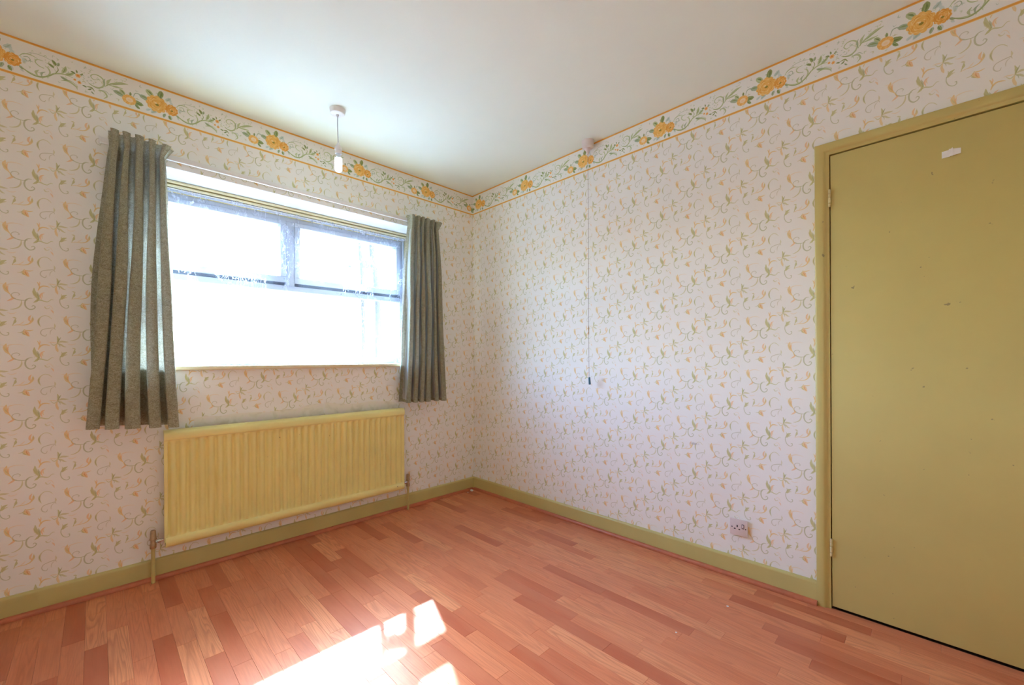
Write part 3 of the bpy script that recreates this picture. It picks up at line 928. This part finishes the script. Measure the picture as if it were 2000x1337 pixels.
net = empty('net_curtain', (-1.29, .12, 1.96))
tag(net, 'sheer white lace net curtain hanging across the whole window', 'net curtain')
_nr = random.Random(5)
_ph = [( _nr.uniform(14, 46), _nr.uniform(0, 6.28), _nr.uniform(.3, 1)) for _ in range(7)]
def net_fn(u, v):
    x = WX0 + .05 + u * (WX1 - WX0 - .085)
    amp = .0045 + .009 * v
    y = .118 + sum(a * math.sin(f * x + p + .9 * math.sin(2 * x + v * 1.3)) for f, p, a in _ph) * amp * .55
    x += .006 * math.sin(31 * x + 2 * v)
    lift = .006 * math.sin(9 * x) * v
    return (x, y, 1.962 - v * (1.962 - 1.036) - lift * (1 if v > .9 else v) * .4 + .0)
grid_obj('lace_panel', net_fn, 260, 24, M_LACE, net, (1.55 * 1.25, .93))
def hem_fn(u, v):
    x, y, z = net_fn(u, v * .022)
    return (x, y - .0015, z)
grid_obj('heading_hem', hem_fn, 200, 1, M_LACE, net, (1.9, .02))
tube('support_wire', [(WX0 + .02, .118, 1.955), (-1.29, .118, 1.953), (WX1 - .02, .118, 1.955)], .0018, M_WHITE, net, 8)

# ------------------------------------------------------------------ curtain rail
rail = empty('curtain_rail', (-1.27, -0.012, 2.058))
tag(rail, 'slim white plastic curtain track fixed above the window', 'curtain rail')
boxes('track', [(-2.188, -0.350, -0.026, -0.012, 2.046, 2.072)], M_WHITE, rail, .003)
for x in (-2.192, -0.350):
    boxes('end_stop', [(x, x + .006, -0.029, -0.010, 2.043, 2.074)], M_WHITE, rail, .0015)
for x in (-2.0, -1.51, -1.03, -.55):
    boxes('bracket', [(x, x + .018, -0.012, -0.001, 2.048, 2.078)], M_WHITE, rail, .001)

# ------------------------------------------------------------------ curtains
def curtain(label, xt0, xt1, xb0, xb1, zt, zb0, zb1, folds, seed, width, tilt, dep=.04, lt=.014):
    """pinch-pleated curtain: a stiff heading band and a drape falling in folds"""
    rnd = random.Random(seed)
    root = empty('curtain', ((xt0 + xt1) / 2, -.075, zt))
    tag(root, label, 'curtain')
    # fold layout: irregular cumulative phase
    ws = [rnd.uniform(.65, 1.4) for _ in range(folds)]
    tot = sum(ws); cum = [0]
    for w in ws: cum.append(cum[-1] + w / tot)
    am = [rnd.uniform(.65, 1.15) for _ in range(folds + 1)]
    def phase(u):
        for k in range(folds):
            if u <= cum[k + 1] + 1e-9:
                t = (u - cum[k]) / (cum[k + 1] - cum[k])
                return k + t, am[k] * (1 - t) + am[k + 1] * t
        return folds, am[-1]
    HB = .066                       # heading band height
    def base(u, v):
        """v from 0 (below the band) to 1 (hem)"""
        s = v ** .75
        x0 = xt0 + (xb0 - xt0) * s; x1 = xt1 + (xb1 - xt1) * s
        p, a = phase(u)
        wob = .22 * math.sin(3.1 * v + seed + p * .7) * v
        th = 2 * math.pi * (p + wob)
        A = (.018 + .7 * dep * min(1, v * 2.2)) * a
        lat = (.004 + lt * min(1, v * 2)) * a
        x = x0 + (x1 - x0) * u + lat * math.sin(2 * th) * .9
        cs = math.cos(th); sq = 1.5 - .9 * min(1, v * 3)
        y = -.090 + A * math.tanh(sq * cs) / math.tanh(sq) + .006 * math.sin(th * 2 + 1.3)
        # slanting pull creases across the folds
        y += .008 * math.sin(11 * u - 7 * v + seed) * math.exp(-((v - .28) / .22) ** 2)
        x += .003 * math.sin(9 * u + 6 * v + 2 * seed) * math.exp(-((v - .35) / .3) ** 2)
        # small secondary creases near the gather
        y += .004 * math.sin(th * 3 + 2.0) * math.exp(-v * 5) + .003 * math.sin(7 * v + p * 2.2)
        zb = zb0 + (zb1 - zb0) * u
        z = (zt - HB) + (zb - (zt - HB)) * v + .003 * math.cos(th) * v
        return x, y, z
    nu = folds * 22
    grid_obj('drape', base, nu, 46, M_CLOTH, root, (width, 1.27))
    # lining just behind
    def lin(u, v):
        x, y, z = base(u * .97 + .015, v * .985)
        return x, y + .004, z
    grid_obj('lining', lin, nu // 2, 30, M_LINING, root, (width, 1.27))
    # heading: pinched triples that flare out at the top
    def head(u, v):
        x, y, z = base(u, 0)
        p, a = phase(u)
        th = 2 * math.pi * p
        k = 1 - v                                   # 1 at top
        cs = math.cos(th)
        y2 = y + k * (.007 * math.tanh(3 * cs) + .003 * math.cos(th * 3)) - tilt * k * .006
        flare = k * (.030 * max(0, u - .8) / .2 + .006 * (u - .5))
        x2 = x + k * .005 * math.sin(2 * th) + flare
        return x2, y2, zt - HB + HB * k + .003 * k * cs - .012 * k * max(0, u - .8) / .2
    grid_obj('heading', head, nu, 6, M_CLOTH, root, (width, .07))
    for k in range(folds):
        u = (cum[k] + cum[k + 1]) / 2
        x, y, z = base(u, 0)
        boxes('curtain_hook', [(x - .002, x + .002, min(y, -.03), -.0264, z + .028, z + .034)], M_WHITE, root)
    return root

curtain('sage green patterned curtain at the left side of the window, wide and loosely folded', -2.160, -1.962, -2.236, -1.925, 2.090, .768, .742, 5, 4, .55, 1, .046, .012)
curtain('sage green patterned curtain at the right side of the window, narrower with tight even folds', -0.640, -0.395, -0.700, -0.345, 2.075, .762, .755, 6, 9, .55, 1, .036, .008)

# ------------------------------------------------------------------ radiator
rad = empty('radiator', (-1.33, -.05, .16))
tag(rad, 'olive yellow ribbed panel radiator on the wall under the window', 'radiator')
RX0, RX1, RZ0, RZ1 = -1.974, -0.683, .158, .722
RYF, RYB = -.074, -.034
NF = 33
def rad_front():
    cols = []
    pitch = (RX1 - RX0 - .03) / NF
    cols.append((RX0, 0))
    cols.append((RX0 + .012, 0))
    for k in range(NF):
        a = RX0 + .015 + k * pitch
        for t, d in ((.0, 1), (.09, 1), (.17, .7), (.26, .12), (.42, -.1), (.58, -.1), (.74, .12), (.83, .7), (.91, 1)):
            cols.append((a + t * pitch, d))
    cols.append((RX1 - .015, 1)); cols.append((RX1 - .008, 0)); cols.append((RX1, 0))
    rows = [(RZ0 + .026, 0), (RZ0 + .050, 0), (RZ0 + .056, .7), (RZ0 + .066, 1), (.45, 1), (RZ1 - .066, 1), (RZ1 - .058, .7), (RZ1 - .052, 0), (RZ1 - .012, 0)]
    vs_, fs = [], []
    for z, k in rows:
        for x, d in cols:
            vs_.append((x, RYF + .011 * d * k, z))
    n = len(cols)
    for j in range(len(rows) - 1):
        for i in range(n - 1):
            fs.append((j * n + i, j * n + i + 1, (j + 1) * n + i + 1, (j + 1) * n + i))
    return vs_, fs
v_, f_ = rad_front()
mesh_obj('ribbed_front', rel(rad, v_), f_, M_RAD, rad, True, 60)
boxes('back_panel', [(RX0 + .002, RX1 - .002, -.062, RYB, RZ0 + .02, RZ1 - .006)], M_RAD, rad, .004)
# top cap with rounded front edge, and the rounded bottom channel
cap = [(RYB, RZ1 - .016), (RYB, RZ1), (RYF + .018, RZ1), (RYF + .008, RZ1 - .002), (RYF - .002, RZ1 - .010), (RYF - .007, RZ1 - .018), (RYF - .008, RZ1 - .040),
       (RYF - .006, RZ1 - .046), (RYF + .002, RZ1 - .049), (RYF + .006, RZ1 - .049)]
prism('top_cap', cap, 'X', RX0, RX1, M_RAD, rad)
bot = [(-.062 + .023 * math.cos(a), RZ0 + .027 + .027 * math.sin(a)) for a in [k * 2 * math.pi / 28 for k in range(28)]]
prism('bottom_channel', bot, 'X', RX0 + .004, RX1 - .004, M_RAD, rad)
for x in (-1.80, -.86):
    boxes('wall_bracket', [(x - .015, x + .015, RYB, -.001, .25, .66)], M_RAD, rad, .002)
# valves and pipes
def valve(x, sg, mat_low):
    """sg: direction from valve towards the radiator"""
    v = lathe('valve_body', [(.0001, .166), (.0115, .166), (.0125, .170), (.0125, .186), (.010, .189), (.010, .204), (.0135, .207), (.0135, .212), (.012, .214), (.0105, .248), (.008, .252), (.0001, .252)], (x, -.052, 0), mat_low, rad)
    c = lathe('union_nut', [(.0001, 0), (.006, 0), (.006, .006), (.0105, .007), (.0105, .018), (.007, .019), (.007, .028), (.0001, .028)], (x + (.010 if sg > 0 else -.038), -.052, .196), M_CHROME, None, 'X', 8, False)
    c.parent = v; c.location = -Vector(rad.location)
    tube('supply_pipe', [(x, -.052, .002), (x, -.052, .08), (x, -.052, .17)], .0078, M_OLIVE, rad, 14)
valve(-2.014, 1, M_BRASS)
valve(-0.642, -1, M_BRASS)

# ------------------------------------------------------------------ torn wallpaper backing above the radiator
def torn(name, pts_top, zlow, label, cat):
    n = len(pts_top)
    vs_, fs = [], []
    for i, (x, z) in enumerate(pts_top):
        k = .0010 + .0008 * abs(math.sin(i * 2.1))
        vs_ += [(x, -k, zlow), (x, -k - .0018, z * .4 + zlow * .6), (x, -.0016 - k * .5, z)]
    m = len(vs_)
    vs_ += [(v[0], 0.0, v[2]) for v in vs_]
    for i in range(n - 1):
        for r in range(2):
            a = i * 3 + r
            fs.append((a, a + 3, a + 4, a + 1))
        a = i * 3 + 2
        fs.append((a, a + 3, m + a + 3, m + a))
    return mesh_obj(name, vs_, fs, M_TORN, wf, True, 50)
def torn_mat():
    m, nt, b = new_mat('bare_lining_paper')
    gm = N(nt, 'ShaderNodeNewGeometry')
    nz = N(nt, 'ShaderNodeTexNoise', ins={'Scale': 16.0, 'Detail': 5.0, 'Distortion': 0.6}); nt.links.new(gm.outputs['Position'], nz.inputs['Vector'])
    c = ramp(nt, nz.outputs[0], [(0.3, (0.66, 0.62, 0.48, 1)), (0.5, (0.80, 0.76, 0.64, 1)), (0.7, (0.82, 0.74, 0.68, 1))])
    nt.links.new(c, b.inputs['Base Color']); b.inputs['Roughness'].default_value = .8
    return m
M_TORN = torn_mat()
torn('lifted_paper', [(-1.848, .764), (-1.80, .770), (-1.74, .764), (-1.66, .772), (-1.58, .768), (-1.50, .764), (-1.42, .772), (-1.365, .768), (-1.30, .784), (-1.24, .792), (-1.20, .788)], .700, None, None)
torn('lifted_paper', [(-1.196, .796), (-1.12, .782), (-1.05, .775), (-.98, .772), (-.90, .780), (-.84, .776), (-.78, .772), (-.72, .764), (-.69, .738)], .700, None, None)

# ------------------------------------------------------------------ door
door = empty('door_1', (0, DY0, 0))
structure(door, 'flush olive painted door in a matching frame on the right hand wall', 'door')
LX = -.006
leaf = boxes('door_leaf', [(LX, .034, DY1 + .002, DY0 - .0022, .012, DZ - .003)], M_DOOR, door, .0015)
boxes('light_block_panel', [(.0355, .075, DY1 - .006, DY0 + .006, -.0085, DZ + .008)], M_BLACK, door)  # added black panel closing the opening: blocks outside light, stands in for dark hall
# frame: mitred moulding, profile = (distance from outer edge, x)
PR = [(0, 0), (0, -.010), (.002, -.016), (.008, -.019), (.026, -.019), (.031, -.0175), (.036, -.012), (.040, -.009), (.0505, -.0085), (.0505, .034)]
def frame_mesh():
    yo, zo = -2.314, 1.962
    yr = DY1 - .0515
    path = []
    vs_, fs = [], []
    for (d, x) in PR: vs_.append((x, yo - d, 0.0))
    for (d, x) in PR: vs_.append((x, yo - d, zo - d))
    for (d, x) in PR: vs_.append((x, yr + d, zo - d))
    for (d, x) in PR: vs_.append((x, yr + d, 0.0))
    n = len(PR)
    for s in range(3):
        for i in range(n - 1):
            fs.append((s * n + i, s * n + i + 1, (s + 1) * n + i + 1, (s + 1) * n + i))
    return vs_, fs
v_, f_ = frame_mesh()
mesh_obj('door_frame', rel(door, v_), f_, M_DOOR, door, True, 35)
for zc in (1.727, .259):
    hv = []
    for k, (a, b_) in enumerate(((-.0365, -.0225), (-.0205, .0035), (.0055, .0190), (.0200, .0365))):
        h = lathe('hinge', [(.0001, a), (.0042, a), (.0046, a + .001), (.0046, b_ - .001), (.0042, b_), (.0001, b_)], (LX - .0045, DY0 - .0003, zc), M_HINGE, door, n=14) if k == 0 else None
        if h: hroot = h
        else:
            q = lathe('hinge_knuckle', [(.0001, a), (.0042, a), (.0046, a + .001), (.0046, b_ - .001), (.0042, b_), (.0001, b_)], (LX - .0045, DY0 - .0003, zc), M_HINGE, None, n=14)
            q.parent = hroot; q.location = -Vector(door.location)
# handle on the far side of the leaf (outside the frame)
hx = boxes('door_handle', [(LX - .008, LX, DY1 + .045, DY1 + .085, .93, 1.08), (LX - .05, LX - .008, DY1 + .057, DY1 + .073, 1.02, 1.036),
                           (LX - .05, LX - .038, DY1 + .057, DY1 + .165, 1.02, 1.036)], M_CHROME, door, .003)

# folded paper stuck to the door
note = empty('paper_note', (LX, -2.72, 1.795))
tag(note, 'small folded scrap of white paper taped high on the olive door', 'paper')
def sheet(name, y0, y1, z0a, z1a, z0b, z1b, d0, d1, parent):
    vs_ = [(LX - d0, y0, z0a), (LX - d1, y1, z0b), (LX - d1, y1, z1b), (LX - d0, y0, z1a)]
    vs_ += [(v[0] + .0006, v[1], v[2]) for v in vs_]
    return mesh_obj(name, rel(parent, vs_), [(0, 1, 2, 3), (7, 6, 5, 4), (0, 1, 5, 4), (1, 2, 6, 5), (2, 3, 7, 6), (3, 0, 4, 7)], M_PAPER, parent)
sheet('paper_half', -2.696, -2.717, 1.782, 1.806, 1.782, 1.807, .0012, .0026, note)
sheet('paper_half', -2.714, -2.744, 1.783, 1.810, 1.786, 1.805, .0040, .0030, note)
sheet('paper_fold', -2.7105, -2.7235, 1.7835, 1.8015, 1.7825, 1.8125, .0042, .0058, note)

# ------------------------------------------------------------------ pendant light
PX_, PY_ = -1.279, -.422
pend = empty('pendant_light', (PX_, PY_, H))
tag(pend, 'bare lit bulb hanging on a short flex from a white ceiling rose', 'ceiling light')
lathe('ceiling_rose', [(.0001, 2.372), (.030, 2.372), (.036, 2.375), (.0385, 2.381), (.0405, 2.3995), (.0001, 2.3995)], (PX_, PY_, 0), M_WHITE, pend, n=40)
lathe('flex_grip', [(.0001, 2.362), (.005, 2.362), (.007, 2.373), (.0001, 2.373)], (PX_, PY_, 0), M_FLEX, pend, n=16)
tube('flex', [(PX_, PY_, 2.366), (PX_ - .0006, PY_, 2.33), (PX_ + .0008, PY_, 2.27), (PX_ + .003, PY_ - .001, 2.215)], .0026, M_FLEX, pend, 8)
lathe('bulb_holder', [(.0001, 2.222), (.006, 2.222), (.008, 2.214), (.015, 2.204), (.0165, 2.198), (.0165, 2.194), (.019, 2.193), (.019, 2.184), (.0165, 2.183), (.016, 2.163), (.0001, 2.163)], (PX_ + .003, PY_ - .001, 0), M_WHITE, pend, n=28)
_cap = lathe('bulb_cap', [(.0001, 2.163), (.011, 2.163), (.011, 2.150), (.017, 2.146), (.018, 2.138), (.0001, 2.138)], (PX_ + .003, PY_ - .001, 0), M_CHROME, None, n=24)
_bulb = lathe('bulb', [(.0001, 2.139), (.0165, 2.138), (.0185, 2.125), (.0185, 2.085), (.016, 2.074), (.010, 2.068), (.0001, 2.066)], (PX_ + .003, PY_ - .001, 0), M_BULB, pend, n=24)
_cap.parent = _bulb; _cap.location = -Vector(pend.location)

# ------------------------------------------------------------------ pull switch
QX, QY = -.046, -1.172
ps = empty('pull_switch', (QX, QY, H))
tag(ps, 'white ceiling pull switch with a long thin cord in front of the right wall', 'light switch')
lathe('switch_body', [(.0001, 2.352), (.026, 2.352), (.034, 2.358), (.0365, 2.370), (.037, 2.3995), (.0001, 2.3995)], (QX, QY, 0), M_SOCKET, ps, n=36)
lathe('cord_funnel', [(.0001, 2.318), (.005, 2.318), (.009, 2.330), (.017, 2.345), (.022, 2.353), (.0001, 2.353)], (QX, QY, 0), M_SOCKET, ps, n=24)
tube('pull_cord', [(QX, QY, 2.320), (QX + .0005, QY, 1.9), (QX, QY - .0008, 1.6), (QX - .0006, QY, 1.262)], .0013, M_CORD, ps, 6)
lathe('cord_joiner', [(.0001, 1.205), (.002, 1.206), (.0035, 1.216), (.0025, 1.228), (.0038, 1.240), (.0018, 1.262), (.0001, 1.263)], (QX - .0006, QY, 0), M_BRASS, ps, n=12)
tube('pull_cord', [(QX - .0006, QY, 1.207), (QX, QY, 1.05), (QX + .002, QY - .001, .94)], .0013, M_CORD, ps, 6)
tube('cord_pull', [(QX + .002, QY - .001, .944), (QX + .0025, QY - .0015, .940), (QX + .004, QY - .003, .905), (QX + .0042, QY - .0032, .899)], .0, M_TEAL, ps, 14, radii=[.004, .0062, .0070, .0066])

# ------------------------------------------------------------------ socket
sk = empty('wall_socket', (0, -2.008, .242))
tag(sk, 'white single switched power socket low on the wall beside the door', 'power socket')
SYa, SYb, SZa, SZb = -2.047, -1.969, .203, .281
boxes('back_box', [(-.006, -.0005, SYa + .002, SYb - .002, SZa + .002, SZb - .002)], M_SOCKET, sk, .001)
boxes('face_plate', [(-.0125, -.006, SYa, SYb, SZa, SZb)], M_SOCKET, sk, .0022)
cy_, cz_ = -2.008, .242
def sy(a): return cy_ - a        # a = to the right as seen
def slot(name, a, z, w, h, mat=M_BLACK, d=.0006, par=sk):
    return boxes(name, [(-.0125 - d, -.0120, sy(a + w / 2), sy(a - w / 2), cz_ + z - h / 2, cz_ + z + h / 2)], mat, par)
slot('earth_slot', -.0065, .0065, .0052, .0100)
slot('pin_slot', -.0175, -.0075, .0075, .0050)
slot('pin_slot', .0025, -.0075, .0075, .0050)
for a in (-.0300, .0305):
    lathe('fixing_screw', [(.0001, -.0003), (.0028, -.0003), (.0028, .0007), (.0001, .0007)], (-.0128, sy(a), cz_ - .001), M_BLACK, sk, 'X', 12)
sw = slot('rocker_surround', .0185, .0085, .0110, .0215, M_BLACK, .0004)
_rk = boxes('rocker_switch', [(-.0155, -.0128, sy(.0225), sy(.0145), cz_ + .000, cz_ + .017)], M_SOCKET, None, .0012)
_rk.parent = sw; _rk.location = -Vector(sk.location)
boxes('indicator', [(-.0158, -.0150, sy(.0205), sy(.0165), cz_ + .0015, cz_ + .0045)], M_NEON, sk)

# ------------------------------------------------------------------ litter on the floor
def crumple(name, c, r, seed, mat, label, cat, squash=.5, group=None):
    rnd = random.Random(seed)
    bm = bmesh.new()
    bmesh.ops.create_icosphere(bm, subdivisions=3, radius=r)
    dirs = [(Vector((rnd.uniform(-1, 1), rnd.uniform(-1, 1), rnd.uniform(-1, 1))).normalized(), rnd.uniform(.45, .95)) for _ in range(14)]
    for v in bm.verts:
        n = v.co.normalized(); s = 1.0
        for d, k in dirs:
            t = n.dot(d)
            if t > k * .8: s = min(s, k * .8 / t + .12)
        v.co = n * r * s; v.co.z = max(v.co.z * squash, -r * squash * .6)
    zmin = min(v.co.z for v in bm.verts)
    for v in bm.verts: v.co.z -= zmin
    me = bpy.data.meshes.new(name); bm.to_mesh(me); bm.free(); me.materials.append(mat)
    o = bpy.data.objects.new(name, me); link(o); o.location = c
    return tag(o, label, cat, group)
crumple('paper_scrap', (-.062, -.052, 0.0005), .017, 3, M_PAPER, 'crumpled scrap of white paper on the floor in the corner of the room', 'paper', .55)
crumple('plaster_crumb', (-.108, -.058, 0.0003), .0065, 5, M_PAPER, 'tiny white crumb on the floor just left of the crumpled paper in the corner', 'debris', .4)
crumple('plaster_crumb', (-.30, -2.05, 0.0003), .0055, 8, M_PAPER, 'white crumb on the floor near the beading below the power socket', 'debris', .5)
crumple('plaster_crumb', (-.62, -1.97, 0.0003), .0040, 9, M_PAPER, 'small white crumb out on the open floor left of the socket', 'debris', .5)
crumple('plaster_crumb', (-.70, -2.33, 0.0003), .0050, 12, M_CREAM, 'thin pale sliver on the floor at the bottom right of the picture', 'debris', .25)

# ------------------------------------------------------------------ outside
gr = boxes('outside_ground', [(-14, 10, WD + .02, 26, -.45, -.25)], M_GROUND)
tag(gr, 'pale sunlit paving outside the window', 'ground', kind='structure')
gw = boxes('garden_wall', [(-9, 7, 7.2, 7.4, -.25, .75)], M_BRICK)
tag(gw, 'low pale garden wall outside beyond the window', 'wall', kind='structure')

# shrub close outside the right half of the window: its stems shade the sunlit patch on the floor
M_STEM = paint('grey_brown_bark', (0.05, 0.045, 0.04, 1), 0.9, 0.2, 30)
M_LEAF = paint('mid_green_leaf', (0.05, 0.08, 0.035, 1), 0.6, 0.2, 12)
shrub = empty('garden_shrub', (-.5, .75, -.25))
tag(shrub, 'leafy shrub with thin stems standing outside behind the right of the net curtain', 'shrub')
tube('stem', [(-.46, .80, -.249), (-.44, .77, .9), (-.452, .75, 1.5), (-.472, .75, 1.78), (-.500, .75, 1.95), (-.516, .75, 2.15), (-.50, .76, 2.5)], 0, M_STEM, shrub, 10, radii=[.030, .027, .025, .024, .024, .022, .008])
tube('stem', [(-.53, .80, -.249), (-.57, .77, .9), (-.588, .75, 1.5), (-.596, .75, 1.80), (-.612, .75, 1.98), (-.62, .75, 2.2)], 0, M_STEM, shrub, 10, radii=[.018, .017, .016, .016, .015, .008])
tube('branch', [(-.60, .75, 1.86), (-.56, .75, 1.875), (-.52, .75, 1.90), (-.49, .75, 1.86)], 0, M_STEM, shrub, 10, radii=[.026, .040, .038, .020])
tube('branch', [(-.588, .75, 1.55), (-.64, .75, 1.70), (-.69, .75, 1.80), (-.71, .75, 1.93)], 0, M_STEM, shrub, 8, radii=[.006, .005, .005, .003])
_rn = random.Random(21)
_v, _f = [], []
for (cx_, cy2, cz2, sp, n_) in ((-.47, .75, 1.72, .045, 26), (-.60, .75, 1.74, .035, 16), (-.55, .76, 1.88, .035, 18), (-.70, .75, 1.86, .025, 8),
                                (-.48, .78, 2.35, .12, 50), (-.66, .78, 2.3, .10, 30), (-.40, .80, 1.9, .06, 24)):
    for _ in range(n_):
        c = Vector((cx_ + _rn.gauss(0, sp), cy2 + _rn.gauss(0, sp * .7), cz2 + _rn.gauss(0, sp)))
        d = Vector((_rn.uniform(-1, 1), _rn.uniform(-1, 1), _rn.uniform(-.6, .8))).normalized()
        s_ = d.orthogonal().normalized() * _rn.uniform(.006, .010); l_ = _rn.uniform(.022, .038)
        up_ = d.cross(s_).normalized() * .003
        b0 = len(_v)
        _v += [c, c + d * l_ * .5 + s_ + up_, c + d * l_, c + d * l_ * .5 - s_ + up_, c + d * l_ * .5]
        _f += [(b0, b0 + 1, b0 + 4), (b0 + 1, b0 + 2, b0 + 4), (b0 + 2, b0 + 3, b0 + 4), (b0 + 3, b0, b0 + 4)]
_fo = mesh_obj('foliage', rel(shrub, _v), _f, M_LEAF, shrub)
tag(_fo, kind='stuff')
